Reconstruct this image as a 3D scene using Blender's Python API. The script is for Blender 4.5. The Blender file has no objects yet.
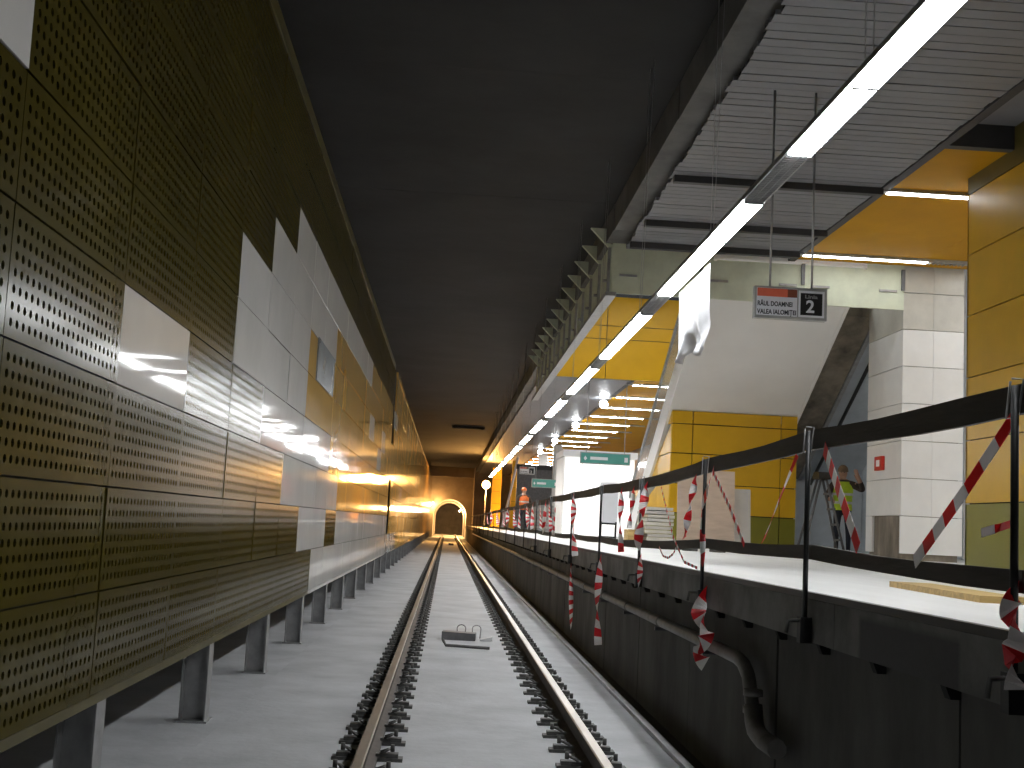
import bpy, bmesh, math, random
from mathutils import Vector, Matrix
random.seed(7)
R = math.radians
PI = math.pi
S = bpy.context.scene
COL = S.collection

# ------------------------------------------------------------------ camera
F = 1250.0                       # focal length in pixels of a 1024 px wide frame
CAMZ = 1.6
yw = Vector((-65, -138, -F)).normalized()
s_ = 0.050
uu = Vector((s_, 1.0, 0)); uu.z = -(uu.x*yw.x + uu.y*yw.y)/yw.z
zw = uu.normalized(); xw = yw.cross(zw).normalized()
RC = Matrix((xw, yw, zw))        # rows: world axes in camera space = camera-to-world rotation
cd = bpy.data.cameras.new('camera'); cam = bpy.data.objects.new('camera', cd); COL.objects.link(cam)
cd.sensor_width = 36; cd.lens = F/1024*36; cd.clip_end = 400; cd.clip_start = 0.05
M4 = RC.to_4x4(); M4.translation = (0, 0, CAMZ)
cam.matrix_world = M4
S.camera = cam
# ------------------------------------------------------------------ world, exposure
W = bpy.data.worlds.new('world'); S.world = W; W.use_nodes = True
bgn = W.node_tree.nodes['Background']
bgn.inputs[0].default_value = (0.9, 0.95, 1.0, 1); bgn.inputs[1].default_value = 0.035
S.view_settings.view_transform = 'Standard'; S.view_settings.look = 'None'
S.view_settings.gamma = 1; S.view_settings.use_curve_mapping = False
S.view_settings.exposure = 0.0
LAMP = 58.0          # radiance of the white linear lamps
SOFFIT_LAMP = 64.0   # radiance of the lamps in the yellow soffit
SODIUM = 6500.0      # watts of the orange work light at the far end
S.cycles.use_denoising = True
S.cycles.max_bounces = 8
S.cycles.sample_clamp_indirect = 6.0

def at(px, py, X=None, Y=None, Z=None):
    """photo pixel -> point on a plane of the place (x = X, y = Y or z = Z)"""
    d = RC @ Vector(((px-512)/F, -(py-384)/F, -1))
    if X is not None: t = X/d.x
    elif Y is not None: t = Y/d.y
    else: t = (Z-CAMZ)/d.z
    return Vector((0, 0, CAMZ)) + d*t

# ------------------------------------------------------------------ materials
def mat(name, col, rough=0.6, metal=0.0, var=0.12, scale=3.0, bump=0.0, col2=None, coat=0.0, stretch=(1, 1, 1), bscale=None, spec=0.5):
    m = bpy.data.materials.new(name); m.use_nodes = True
    nt = m.node_tree; b = nt.nodes['Principled BSDF']
    tc = nt.nodes.new('ShaderNodeTexCoord'); mp = nt.nodes.new('ShaderNodeMapping')
    mp.inputs['Scale'].default_value = stretch
    geo = nt.nodes.new('ShaderNodeNewGeometry')
    nt.links.new(geo.outputs['Position'], mp.inputs['Vector'])
    n = nt.nodes.new('ShaderNodeTexNoise'); n.inputs['Scale'].default_value = scale
    n.inputs['Detail'].default_value = 6; n.inputs['Roughness'].default_value = 0.62
    nt.links.new(mp.outputs[0], n.inputs['Vector'])
    cr = nt.nodes.new('ShaderNodeValToRGB')
    c2 = col2 or tuple(max(0, c*(1-2.2*var)) for c in col)
    cr.color_ramp.elements[0].position = 0.34; cr.color_ramp.elements[0].color = (*c2, 1)
    cr.color_ramp.elements[1].position = 0.66; cr.color_ramp.elements[1].color = (*[min(1, c*(1+var*.5)) for c in col], 1)
    nt.links.new(n.outputs['Fac'], cr.inputs[0]); nt.links.new(cr.outputs[0], b.inputs['Base Color'])
    b.inputs['Roughness'].default_value = rough; b.inputs['Metallic'].default_value = metal
    b.inputs['Specular IOR Level'].default_value = spec
    if coat: b.inputs['Coat Weight'].default_value = coat; b.inputs['Coat Roughness'].default_value = 0.12
    if bump:
        n2 = nt.nodes.new('ShaderNodeTexNoise'); n2.inputs['Scale'].default_value = bscale or scale*6
        n2.inputs['Detail'].default_value = 5
        nt.links.new(mp.outputs[0], n2.inputs['Vector'])
        bp = nt.nodes.new('ShaderNodeBump'); bp.inputs['Strength'].default_value = bump; bp.inputs['Distance'].default_value = 0.02
        nt.links.new(n2.outputs['Fac'], bp.inputs['Height']); nt.links.new(bp.outputs[0], b.inputs['Normal'])
    return m
def emis(name, col, st):
    m = bpy.data.materials.new(name); m.use_nodes = True
    b = m.node_tree.nodes['Principled BSDF']
    b.inputs['Base Color'].default_value = (0.8, 0.8, 0.8, 1)
    b.inputs['Emission Color'].default_value = (*col, 1); b.inputs['Emission Strength'].default_value = st
    return m

m_slab = mat('track concrete', (0.475, 0.485, 0.50), 0.75, var=0.10, scale=1.1, bump=0.25, bscale=14)
m_dust = mat('dusty kerb concrete', (0.66, 0.66, 0.66), 0.8, var=0.10, scale=3, bump=0.2)
m_darkcon = mat('dark concrete', (0.060, 0.060, 0.062), 0.85, var=0.22, scale=1.0, bump=0.3)
m_ceilcon = mat('sooty ceiling concrete', (0.026, 0.026, 0.026), 0.9, var=0.2, scale=.45, bump=0.3)  # very dark mottled tone over the whole ceiling
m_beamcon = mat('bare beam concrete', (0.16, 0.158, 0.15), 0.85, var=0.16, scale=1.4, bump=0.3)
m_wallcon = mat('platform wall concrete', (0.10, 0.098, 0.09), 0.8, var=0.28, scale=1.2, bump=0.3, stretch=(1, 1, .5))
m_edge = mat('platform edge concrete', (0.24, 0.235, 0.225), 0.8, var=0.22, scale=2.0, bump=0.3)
m_void = mat('unlit void', (0.02, 0.02, 0.02), 0.95)
m_plat = mat('white protective floor sheet', (0.74, 0.74, 0.73), 0.45, var=0.05, scale=1.2, stretch=(2.5, .35, 1), bump=0.05)
m_olive = mat('olive lacquered metal', (0.066, 0.052, 0.008), 0.16, metal=0.0, var=0.10, scale=.6, spec=.045)
m_olive_edge = mat('olive trim metal', (0.075, 0.062, 0.010), 0.4, metal=0, var=.1)
m_pwhite = mat('white lacquered panel', (0.68, 0.665, 0.64), 0.05, var=0.05, scale=.7, spec=.04)
m_pyel = mat('amber lacquered panel', (0.66, 0.41, 0.12), 0.07, var=0.07, scale=.5, spec=.12)
m_pgrey = mat('blue grey panel', (0.30, 0.34, 0.38), 0.2, var=0.1, scale=2)
m_steel = mat('galvanised steel', (0.42, 0.42, 0.42), 0.45, metal=.5, var=.1, scale=8)
m_steeld = mat('dull grey steel', (0.16, 0.16, 0.165), 0.5, metal=.4, var=.12, scale=8)
m_railtop = mat('worn rail head', (0.40, 0.35, 0.29), 0.38, metal=.55, var=.12, scale=6, stretch=(1, .15, 1))
m_railside = mat('rusty rail web', (0.055, 0.042, 0.034), 0.7, metal=.2, var=.2, scale=9)
m_iron = mat('dark cast iron', (0.115, 0.115, 0.11), 0.6, metal=.3, var=.2, scale=12)
m_black = mat('black painted metal', (0.012, 0.012, 0.012), 0.45, var=.1)
m_strap = mat('dark brown barrier board', (0.050, 0.042, 0.034), 0.65, var=.25, scale=5, bump=.15, stretch=(1, .3, 3))
m_red = mat('red tape', (0.70, 0.03, 0.04), 0.4, var=.08)
m_tape = mat('white tape', (0.85, 0.83, 0.82), 0.4, var=.05)
def see_through(m, col, f):
    """thin plastic: light from behind shows through"""
    nt = m.node_tree; bs = nt.nodes['Principled BSDF']
    tr = nt.nodes.new('ShaderNodeBsdfTranslucent'); tr.inputs[0].default_value = (*col, 1)
    ms = nt.nodes.new('ShaderNodeMixShader'); ms.inputs[0].default_value = f
    outn = [n for n in nt.nodes if n.type == 'OUTPUT_MATERIAL'][0]
    nt.links.new(bs.outputs[0], ms.inputs[1]); nt.links.new(tr.outputs[0], ms.inputs[2]); nt.links.new(ms.outputs[0], outn.inputs[0])
see_through(m_tape, (.9, .88, .88), .5); see_through(m_red, (.8, .04, .05), .5)
m_slat = mat('grey ceiling slat', (0.225, 0.23, 0.25), 0.5, metal=.2, var=.04, scale=1.5)
m_carrier = mat('dark grey carrier', (0.045, 0.045, 0.05), 0.6)
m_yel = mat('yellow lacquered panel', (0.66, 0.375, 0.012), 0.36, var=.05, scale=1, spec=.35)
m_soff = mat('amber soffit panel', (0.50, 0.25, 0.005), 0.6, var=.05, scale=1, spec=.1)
m_headshade = mat('dark olive pillar panel', (0.13, 0.10, 0.02), 0.45, var=.06)
m_green = mat('olive green panel', (0.20, 0.19, 0.015), 0.3, var=.06, scale=1)
m_ywall = mat('upper amber wall panel', (0.70, 0.38, 0.015), 0.3, var=.04, scale=1, spec=.15)
m_board = mat('green plasterboard', (0.66, 0.70, 0.56), 0.8, var=.07, scale=2)
m_white = mat('white painted plaster', (0.86, 0.85, 0.835), 0.7, var=.02, scale=1)
m_ctile = mat('white column panel', (0.86, 0.86, 0.85), 0.3, var=.03, scale=1.5)
m_cream = mat('dirty column panel', (0.60, 0.58, 0.52), 0.35, var=.08, scale=2)
m_brown = mat('raw brown concrete', (0.28, 0.24, 0.19), 0.85, var=.3, scale=1.6, bump=.3, stretch=(1, 1, .4))
m_blueg = mat('blue grey sheeting', (0.50, 0.55, 0.60), 0.5, var=.1, scale=1.2)
m_ply = mat('pinkish plywood', (0.52, 0.40, 0.31), 0.65, var=.08, scale=2, stretch=(1, 1, 5))
m_pale = mat('pale grey board', (0.50, 0.48, 0.45), 0.6, var=.06)
m_wood = mat('yellow wood', (0.56, 0.38, 0.14), 0.6, var=.15, scale=4, stretch=(.4, 6, 6))
m_teal = mat('teal sign face', (0.10, 0.36, 0.30), 0.35, var=.03)
m_signw = mat('white sign face', (0.86, 0.86, 0.89), 0.3, var=.02)
m_signr = mat('red sign band', (0.75, 0.16, 0.09), 0.35, var=.05)
m_signrd = mat('dark red sign corner', (0.22, 0.06, 0.03), 0.35, var=.05)
m_signb = mat('black sign face', (0.018, 0.017, 0.016), 0.35)
m_frame = mat('grey sign frame', (0.42, 0.42, 0.40), 0.4, metal=.2)
m_ink = mat('dark lettering', (0.03, 0.03, 0.04), 0.5)
m_sheet = mat('thin white plastic sheet', (0.86, 0.87, 0.9), 0.35, var=.06, scale=4)
m_tun = mat('tunnel lining', (0.34, 0.30, 0.26), 0.85, var=.2, scale=.5)
m_endw = mat('end wall plaster', (0.42, 0.36, 0.28), 0.8, var=.12, scale=.6)
m_pipe = mat('grey pipe', (0.24, 0.23, 0.215), 0.5, var=.15, scale=6)
m_hiv = mat('yellow green vest', (0.52, 0.72, 0.03), 0.6, var=.1, scale=9)
m_ora = mat('orange vest', (0.80, 0.17, 0.03), 0.6, var=.1, scale=9)
m_refl = mat('silver vest band', (0.65, 0.66, 0.62), 0.4)
m_skin = mat('skin', (0.45, 0.26, 0.18), 0.55, var=.05)
m_trou = mat('navy work trousers', (0.018, 0.022, 0.035), 0.8, var=.2)
m_shirt = mat('dark brown sleeve', (0.06, 0.042, 0.032), 0.8, var=.2)
m_hat = mat('tan hat', (0.20, 0.13, 0.075), 0.7, var=.15)
m_ohat = mat('orange helmet', (0.85, 0.20, 0.05), 0.4)
m_cable = mat('black cable', (0.01, 0.01, 0.01), 0.5)
m_callred = mat('red call point', (0.55, 0.03, 0.02), 0.4)
def glassmat():
    m = bpy.data.materials.new('grey balustrade glass'); m.use_nodes = True
    b = m.node_tree.nodes['Principled BSDF']
    b.inputs['Base Color'].default_value = (0.55, 0.57, 0.57, 1); b.inputs['Roughness'].default_value = 0.08
    b.inputs['Alpha'].default_value = 0.42
    return m
m_glass = glassmat()
e_lamp = emis('white lamp diffuser', (0.97, 0.99, 1), LAMP)
e_soff = emis('white soffit lamp diffuser', (0.95, 0.985, 1), SOFFIT_LAMP)
e_dim = emis('white soffit lamp diffuser, dimmed', (0.95, 0.985, 1), 17)
e_lobby = emis('backlit white glazing', (1, .99, .95), 0.75)  # glow put into the white panels in place of strong hall light
e_sod = emis('sodium lamp glow', (1.0, 0.55, 0.14), 45)

# ------------------------------------------------------------------ mesh helpers
ORG = {}
def org(o): return ORG.get(o.name, Vector((0, 0, 0))) if o else Vector((0, 0, 0))
class MB:
    def __init__(self): self.v = []; self.f = []; self.m = []; self.smooth = []
    def add(self, vs, fs, mi=0, sm=False):
        o = len(self.v); self.v += [Vector(v) for v in vs]
        for f in fs: self.f.append([i+o for i in f]); self.m.append(mi); self.smooth.append(sm)
        return self
    def box(self, x0, x1, y0, y1, z0, z1, mi=0):
        vs = [(x, y, z) for x in (x0, x1) for y in (y0, y1) for z in (z0, z1)]
        return self.add(vs, [(0, 1, 3, 2), (4, 6, 7, 5), (0, 4, 5, 1), (2, 3, 7, 6), (0, 2, 6, 4), (1, 5, 7, 3)], mi)
    def hexa(self, a, b, mi=0):
        """two matching quads a (4 points) and b (4 points)"""
        return self.add(list(a)+list(b), [(3, 2, 1, 0), (4, 5, 6, 7), (0, 1, 5, 4), (1, 2, 6, 5), (2, 3, 7, 6), (3, 0, 4, 7)], mi)
    def prism(self, prof, axis, a, b, mi=0, mis=None, sm=False):
        """profile (2D points) extruded along an axis between a and b"""
        def p3(p, t): return {'x': (t, p[0], p[1]), 'y': (p[0], t, p[1]), 'z': (p[0], p[1], t)}[axis]
        n = len(prof); vs = [p3(p, a) for p in prof]+[p3(p, b) for p in prof]
        o = len(self.v); self.add(vs, [])
        for i in range(n):
            j = (i+1) % n
            self.f.append([o+i, o+j, o+n+j, o+n+i]); self.m.append(mis[i] if mis else mi); self.smooth.append(sm)
        self.f.append([o+i for i in reversed(range(n))]); self.m.append(mi); self.smooth.append(False)
        self.f.append([o+n+i for i in range(n)]); self.m.append(mi); self.smooth.append(False)
        return self
    def tube(self, pts, r, n=8, mi=0, cap=True):
        pts = [Vector(p) for p in pts]; o = len(self.v); k = len(pts)
        rs = r if isinstance(r, (list, tuple)) else [r]*k
        up0 = None
        for i, p in enumerate(pts):
            d = (pts[min(i+1, k-1)]-pts[max(i-1, 0)]).normalized()
            if up0 is None:
                ref = Vector((0, 0, 1)) if abs(d.z) < .9 else Vector((1, 0, 0))
                u = d.cross(ref).normalized()
            else:
                u = (up0 - d*up0.dot(d)).normalized()
            up0 = u; w = d.cross(u)
            for j in range(n):
                a = 2*PI*j/n; self.v.append(p + (u*math.cos(a)+w*math.sin(a))*rs[i])
        for i in range(k-1):
            for j in range(n):
                q = (j+1) % n
                self.f.append([o+i*n+j, o+i*n+q, o+(i+1)*n+q, o+(i+1)*n+j]); self.m.append(mi); self.smooth.append(True)
        if cap:
            self.f.append([o+j for j in reversed(range(n))]); self.m.append(mi); self.smooth.append(False)
            self.f.append([o+(k-1)*n+j for j in range(n)]); self.m.append(mi); self.smooth.append(False)
        return self
    def ball(self, c, rx, ry, rz, n=12, k=8, mi=0, z0=-1.0):
        c = Vector(c); o = len(self.v)
        for i in range(k+1):
            t = math.asin(z0) + (PI/2-math.asin(z0))*i/k
            for j in range(n):
                a = 2*PI*j/n
                self.v.append(c+Vector((rx*math.cos(t)*math.cos(a), ry*math.cos(t)*math.sin(a), rz*math.sin(t))))
        for i in range(k):
            for j in range(n):
                q = (j+1) % n
                self.f.append([o+i*n+j, o+i*n+q, o+(i+1)*n+q, o+(i+1)*n+j]); self.m.append(mi); self.smooth.append(True)
        return self
    def mesh(self, name, mats, off=Vector((0, 0, 0))):
        me = bpy.data.meshes.new(name)
        me.from_pydata([tuple(v-off) for v in self.v], [], self.f)
        for m in (mats if isinstance(mats, (list, tuple)) else [mats]): me.materials.append(m)
        me.polygons.foreach_set('material_index', self.m)
        me.polygons.foreach_set('use_smooth', self.smooth)
        me.update()
        return me
    def build(self, name, mats, parent=None, base=None):
        """ONE mesh object from world coordinates; base = its origin"""
        b = Vector(base) if base is not None else org(parent)
        return inst(name, self.mesh(name, mats, b), b, parent)
def inst(name, me, loc, parent=None, rot=None):
    o = bpy.data.objects.new(name, me); COL.objects.link(o)
    loc = Vector(loc); ORG[o.name] = loc.copy()
    o.location = loc - org(parent)
    if rot: o.rotation_euler = rot
    if parent: o.parent = parent
    return o
def tag(o, label=None, cat=None, group=None, kind=None):
    if label: o['label'] = label
    if cat: o['category'] = cat
    if group: o['group'] = group
    if kind: o['kind'] = kind
    return o
def thing(name, loc, label, cat, group=None, kind=None):
    o = bpy.data.objects.new(name, None); COL.objects.link(o); o.location = loc; ORG[o.name] = Vector(loc)
    o.empty_display_size = .2
    return tag(o, label, cat, group, kind)
def box(name, m, parent, *b): return MB().box(*b).build(name, m, parent)

# ------------------------------------------------------------------ setting: track bed, platform, shell
Y0, Y1 = -3.0, 130.0
FZ = 0.0; RT = 0.18; PZ = 1.33; CZ = 6.6
PX = 1.88
fl = thing('floor', (0, 0, 0), 'pale grey dusty concrete track bed carrying both rails', 'floor', kind='structure')
box('slab', m_slab, fl, -1.62, 1.70, Y0, Y1, -0.4, 0.0)
box('walkway', m_slab, fl, -2.9, -1.622, Y0, Y1, -0.4, -0.03)
box('kerb', m_dust, fl, 1.70, 1.76, Y0, Y1, -0.4, 0.035)
box('drain_channel', m_darkcon, fl, 1.76, 2.3, Y0, Y1, -0.4, -0.06)

pl = thing('platform', (PX, 0, 0), 'station platform with bright white covered floor and grey concrete edge', 'platform', kind='structure')
box('edge_strip', m_black, pl, PX-.004, PX+.035, Y0, 126, PZ-.03, PZ+.004)
box('platform_floor', m_plat, pl, PX+.036, 13.0, Y0, 126, PZ-.03, PZ)
def edge_mat():
    m = m_edge.copy(); m.name = 'platform edge concrete with dark patch'
    nt = m.node_tree; b = nt.nodes['Principled BSDF']; src = b.inputs['Base Color'].links[0].from_socket
    geo = nt.nodes.new('ShaderNodeNewGeometry'); sp = nt.nodes.new('ShaderNodeSeparateXYZ'); nt.links.new(geo.outputs['Position'], sp.inputs[0])
    def rng(sock, a, b2, soft):
        r1 = nt.nodes.new('ShaderNodeMapRange'); r1.inputs[1].default_value = a; r1.inputs[2].default_value = a+soft; nt.links.new(sock, r1.inputs[0])
        r2 = nt.nodes.new('ShaderNodeMapRange'); r2.inputs[1].default_value = b2; r2.inputs[2].default_value = b2-soft; nt.links.new(sock, r2.inputs[0])
        q = nt.nodes.new('ShaderNodeMath'); q.operation = 'MULTIPLY'; nt.links.new(r1.outputs[0], q.inputs[0]); nt.links.new(r2.outputs[0], q.inputs[1]); return q.outputs[0]
    q = nt.nodes.new('ShaderNodeMath'); q.operation = 'MULTIPLY'
    nt.links.new(rng(sp.outputs['Y'], 4.5, 5.65, .04), q.inputs[0]); nt.links.new(rng(sp.outputs['Z'], 1.0, 1.28, .03), q.inputs[1])
    mx = nt.nodes.new('ShaderNodeMix'); mx.data_type = 'RGBA'; nt.links.new(q.outputs[0], mx.inputs['Factor'])
    nt.links.new(src, mx.inputs['A']); mx.inputs['B'].default_value = (0.09, 0.088, 0.09, 1)
    nt.links.new(mx.outputs['Result'], b.inputs['Base Color'])
    return m
m_edge2 = edge_mat()
for k in range(0, 44):                      # precast edge units
    a = -3+k*3.0
    box('edge_beam', m_edge2 if a < 6 else m_edge, pl, PX, PX+.6, a+.004, a+2.996, PZ-.245, PZ-.032)
br_me = MB().prism([(0, 0), (.06, 0), (.06, -.05), (.02, -.05)], 'y', -.028, .028).mesh('edge_bracket', m_void)  # solid near-black wedges stand in for shaded holes under the beam
for k in range(60): inst('edge_bracket', br_me, (PX+.01, 4.7+.8*k, PZ-.245), pl)

wp = thing('wall_platform', (1.96, 0, 0), 'dark grimy concrete wall below the platform edge', 'wall', kind='structure')  # dark mottled concrete tone
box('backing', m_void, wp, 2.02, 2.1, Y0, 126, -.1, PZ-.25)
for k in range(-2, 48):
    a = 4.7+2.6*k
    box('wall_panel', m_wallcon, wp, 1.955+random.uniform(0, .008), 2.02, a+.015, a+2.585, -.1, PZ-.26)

# tunnel ceiling + concrete beam
ce = thing('ceiling', (0, 0, 7.2), 'dark sooty concrete ceiling above the track', 'ceiling', kind='structure')
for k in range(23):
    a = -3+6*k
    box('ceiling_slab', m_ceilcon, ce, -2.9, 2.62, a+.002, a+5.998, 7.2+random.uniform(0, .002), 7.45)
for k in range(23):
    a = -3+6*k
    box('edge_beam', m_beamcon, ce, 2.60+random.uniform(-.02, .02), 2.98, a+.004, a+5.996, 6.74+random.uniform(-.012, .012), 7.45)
box('upper_slab', m_ceilcon, ce, 2.98, 13, Y0, 22.2, 7.4, 7.6)
box('upper_slab', m_ceilcon, ce, 2.98, 13, 41.3, Y1, 7.4, 7.6)
box('upper_slab', m_ceilcon, ce, 2.7, 13, 22.2, 41.3, 9.6, 9.8)
box('opening_cheek', m_white, ce, 2.7, 2.76, 22.6, 41.3, 7.45, 9.6)

# left concrete wall far behind the panels
box('wall_rear', m_darkcon, None, -3.1, -2.9, Y0, Y1, -.4, 7.45)
tag(bpy.data.objects['wall_rear'], 'bare dark concrete tunnel wall behind the steel posts', 'wall', kind='structure')

# ------------------------------------------------------------------ cladded wall on the left
WX = -1.75; PW = 1.67; C0 = 4.87; ROWH = 0.532; RZ0 = 0.63
wl = thing('wall_left', (WX, 0, 0), 'tall wall of olive, white and amber metal panels raised on steel posts', 'wall', kind='structure')
def perf_mesh():
    mb = MB(); w = PW-.012; h = ROWH-.010; nc, nr = 22, 7
    mx, mz = .028, .030
    cw = (w-2*mx)/nc; ch = (h-2*mz)/nr
    # border strips
    def q(y0, y1, z0, z1): mb.add([(0, y0, z0), (0, y1, z0), (0, y1, z1), (0, y0, z1)], [(0, 1, 2, 3)])
    q(0, w, 0, mz); q(0, w, h-mz, h); q(0, mx, mz, h-mz); q(w-mx, w, mz, h-mz)
    r = .0185
    for i in range(nc):
        for j in range(nr):
            cy = mx+(i+.5)*cw; cz = mz+(j+.5)*ch
            vs = []
            for k in range(8):
                a = PI/4*k; c, s = math.cos(a), math.sin(a); t = max(abs(c), abs(s))
                vs.append((0, cy+c/t*cw/2, cz+s/t*ch/2))
            vs += [(0, cy+r*math.cos(PI/4*k), cz+r*math.sin(PI/4*k)) for k in range(8)]
            vs += [(-.012, cy+r*math.cos(PI/4*k), cz+r*math.sin(PI/4*k)) for k in range(8)]
            fs = []
            for k in range(8):
                n = (k+1) % 8
                fs += [(k, n, 8+n, 8+k), (8+k, 8+n, 16+n, 16+k)]
            mb.add(vs, fs)
    # folded tray edges
    d = -.035
    for (a, b) in (((0, 0), (w, 0)), ((w, 0), (w, h)), ((w, h), (0, h)), ((0, h), (0, 0))):
        mb.add([(0, *a), (0, *b), (d, *b), (d, *a)], [(0, 3, 2, 1)])
    return mb
pm = perf_mesh(); me_perf = pm.mesh('perforated_panel', m_olive)
def plain(name, m):
    w = PW-.012; h = ROWH-.010; b = .0015
    return MB().hexa([(-b*.6, 0, 0), (-b*.6, w, 0), (-b*.6, w, h), (-b*.6, 0, h)], [(0, b, b), (0, w-b, b), (0, w-b, h-b), (0, b, h-b)]).box(-.035, -b*.6, 0, w, 0, h).mesh(name, m)
me_w = plain('white_panel', m_pwhite); me_y = plain('amber_panel', m_pyel); me_g = plain('grey_panel', m_pgrey)
def kindof(c, r):
    if c >= 20:
        q = (c*7+r*13+c*r) % 23
        if r == 0 and c < 23: return 'w'
        return 'w' if q == 3 else 'y'
    if c == -1: return 'w' if r == 5 else 'o'
    if (c, r) == (1, 3): return 'w'
    if (c, r) == (13, 5) or (c, r) == (15, 4) or (c, r) == (16, 5): return 'w'
    if r >= 8: return 'o'
    st = {7: (5, 13), 6: (4, 8), 5: (3, 6), 4: (3, 6), 3: (4, 8), 2: (5, 9), 1: (6, 99), 0: (7, 99)}[r]
    if r == 1 and c == 8: return 'o'
    if c < st[0]: return 'o'
    if c < st[1]: return 'w'
    return 'y'
LIB = {'o': ('perforated_panel', me_perf), 'w': ('white_panel', me_w), 'y': ('amber_panel', me_y), 'g': ('grey_panel', me_g)}
for c in range(-1, 29):
    for r in range(10):
        if c == 19 and r not in (0, 4, 5): continue          # the dark open slot
        nm, me = LIB[kindof(c, r)]
        o = inst(nm, me, (WX, C0+PW*c+.006, RZ0+ROWH*r+.005), wl,
                 (0, R(random.uniform(-.45, .45)), R(random.uniform(-.15, .15))))
hatch = MB().box(-1.752, -1.735, 15.75, 18.0, 3.30, 3.84, 0)
hatch.build('access_hatch', m_pgrey, wl)['label'] = 'blue grey hatch set in the amber panels'
mb = MB()
for c in range(29, 75):
    for r in range(10):
        k = kindof(c, r); y = C0+PW*c+.006; z = RZ0+ROWH*r+.005
        mb.box(WX-.03, WX+random.uniform(-.004, .004), y, y+PW-.012, z, z+ROWH-.01, 1 if k == 'w' else 0)
o = mb.build('far_panels', [m_pyel, m_pwhite], wl); o['kind'] = 'stuff'
for a, b, m in ((-2, 16.56, m_olive_edge), (16.57, 36.5, m_pwhite), (38.3, 43.2, m_pwhite), (43.21, 129, m_pyel)):
    box('bottom_rail', m, wl, WX-.05, WX-.004, a, b, RZ0-.05, RZ0)
for (a, b) in ((-2, 36.5), (38.3, 129)):
    box('top_rail', m_olive_edge if a < 0 else m_pyel, wl, WX-.05, WX+.01, a, b, RZ0+10*ROWH, RZ0+10*ROWH+.14)
post = MB().box(-.10, .10, -.075, -.065, 0, .75).box(-.10, .10, .065, .075, 0, .75).box(-.005, .005, -.065, .065, 0, .75)
# an H post: flanges face along the track, web between
post = MB().box(-.10, -.088, -.09, .09, 0, .62).box(.088, .10, -.09, .09, 0, .62).box(-.088, .088, -.006, .006, 0, .62).box(-.12, .12, -.12, .12, 0, .015)
me_post = post.mesh('post', m_steel)
for k in range(42): inst('post', me_post, (WX-.13, 6.9+3.15*k, -.03), wl)
box('frame_rail', m_steeld, wl, WX-.24, WX-.06, -2, 129, RZ0-.06, RZ0+.02)

# ------------------------------------------------------------------ rails and fasteners
GC = 0.306
def rail_prof(x):
    h = RT
    p = [(-.07, .012), (.07, .012), (.07, .026), (.012, .046), (.012, h-.045), (.036, h-.034), (.036, h-.008), (.028, h), (-.028, h), (-.036, h-.008), (-.036, h-.034), (-.012, h-.045), (-.012, .046), (-.07, .026)]
    return [(x+a, b) for a, b in p]
def fastener_mb(sg, o=Vector((0, 0, 0)), mb=None):
    mb = mb or MB()
    def bx(x0, x1, y0, y1, z0, z1):
        a, b = sorted((sg*x0, sg*x1)); mb.box(o.x+a, o.x+b, o.y+y0, o.y+y1, o.z+z0, o.z+z1)
    bx(.06, .235, -.055, .055, 0, .022)              # base plate
    bx(.13, .205, -.04, .04, .022, .05)             # shoulder block
    bx(.055, .135, -.03, .03, .030, .048)            # clip toe
    mb.tube([(o.x+sg*.165, o.y, o.z+.06), (o.x+sg*.165, o.y, o.z+.105)], .016, 6)
    mb.tube([(o.x+sg*.085, o.y-.035, o.z+.05), (o.x+sg*.12, o.y-.06, o.z+.07), (o.x+sg*.15, o.y+.055, o.z+.07), (o.x+sg*.085, o.y+.035, o.z+.05)], .009, 5)
    return mb
me_fast = {s: fastener_mb(s).mesh('rail_fastener', m_iron) for s in (-1, 1)}
for sd, x, lab in ((-1, GC-.75, 'long steel rail on the side of the olive panel wall'), (1, GC+.75, 'long steel rail on the side of the platform')):
    t = thing('rail', (x, 0, 0), lab, 'rail', 'running rails')
    MB().prism(rail_prof(x), 'y', Y0, Y1+20, 0, [0, 0, 0, 0, 0, 0, 1, 1, 1, 0, 0, 0, 0, 0]).build('rail_bar', [m_railside, m_railtop], t)
    mb = MB()
    for s in (-1, 1):
        for k in range(205):
            y = 6.2+.6*k
            if k < 75: inst('rail_fastener', me_fast[s], (x, y, 0), t)
            else:
                for b in ((.06, .235, -.055, .055, 0, .022), (.13, .205, -.04, .04, .022, .06)):
                    a0, b0 = sorted((s*b[0], s*b[1])); mb.box(x+a0, x+b0, y+b[2], y+b[3], b[4], b[5])
    o = mb.build('far_fasteners', m_iron, t); o['kind'] = 'stuff'

# ------------------------------------------------------------------ suspended slat ceiling and yellow soffit
sc = thing('suspended_ceiling', (2.9, 0, CZ), 'grey metal slat ceiling hung above the platform edge', 'ceiling', kind='structure')
slat = MB()
slat.box(0, 2.98, 0, .182, 0, .012).box(0, 2.98, 0, .01, .012, .05).box(0, 2.98, .172, .182, .012, .05)
me_slat = slat.mesh('slat', m_slat)
y = 9.4
while y < 21.75:
    inst('slat', me_slat, (2.9+random.uniform(-.03, .03), y, CZ+random.uniform(-.003, .003)), sc); y += .2
mb = MB(); y = 41.35
while y < 126:
    x = 2.9+random.uniform(-.03, .03); mb.box(x, x+2.98, y, y+.178, CZ, CZ+.04); y += .2
o = mb.build('far_slats', m_slat, sc); o['kind'] = 'stuff'
for y in (17.03, 19.65, 21.25): box('carrier', m_carrier, sc, 2.92, 5.9, y-.06, y+.06, CZ-.10, CZ+.0)
for x in (3.4, 5.4): box('hanger_rail', m_carrier, sc, x, x+.05, 9.4, 21.8, CZ+.055, CZ+.10)
box('ceiling_edge', m_carrier, sc, 5.88, 6.0, 9.4, 21.9, CZ-.02, CZ+.12)
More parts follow.
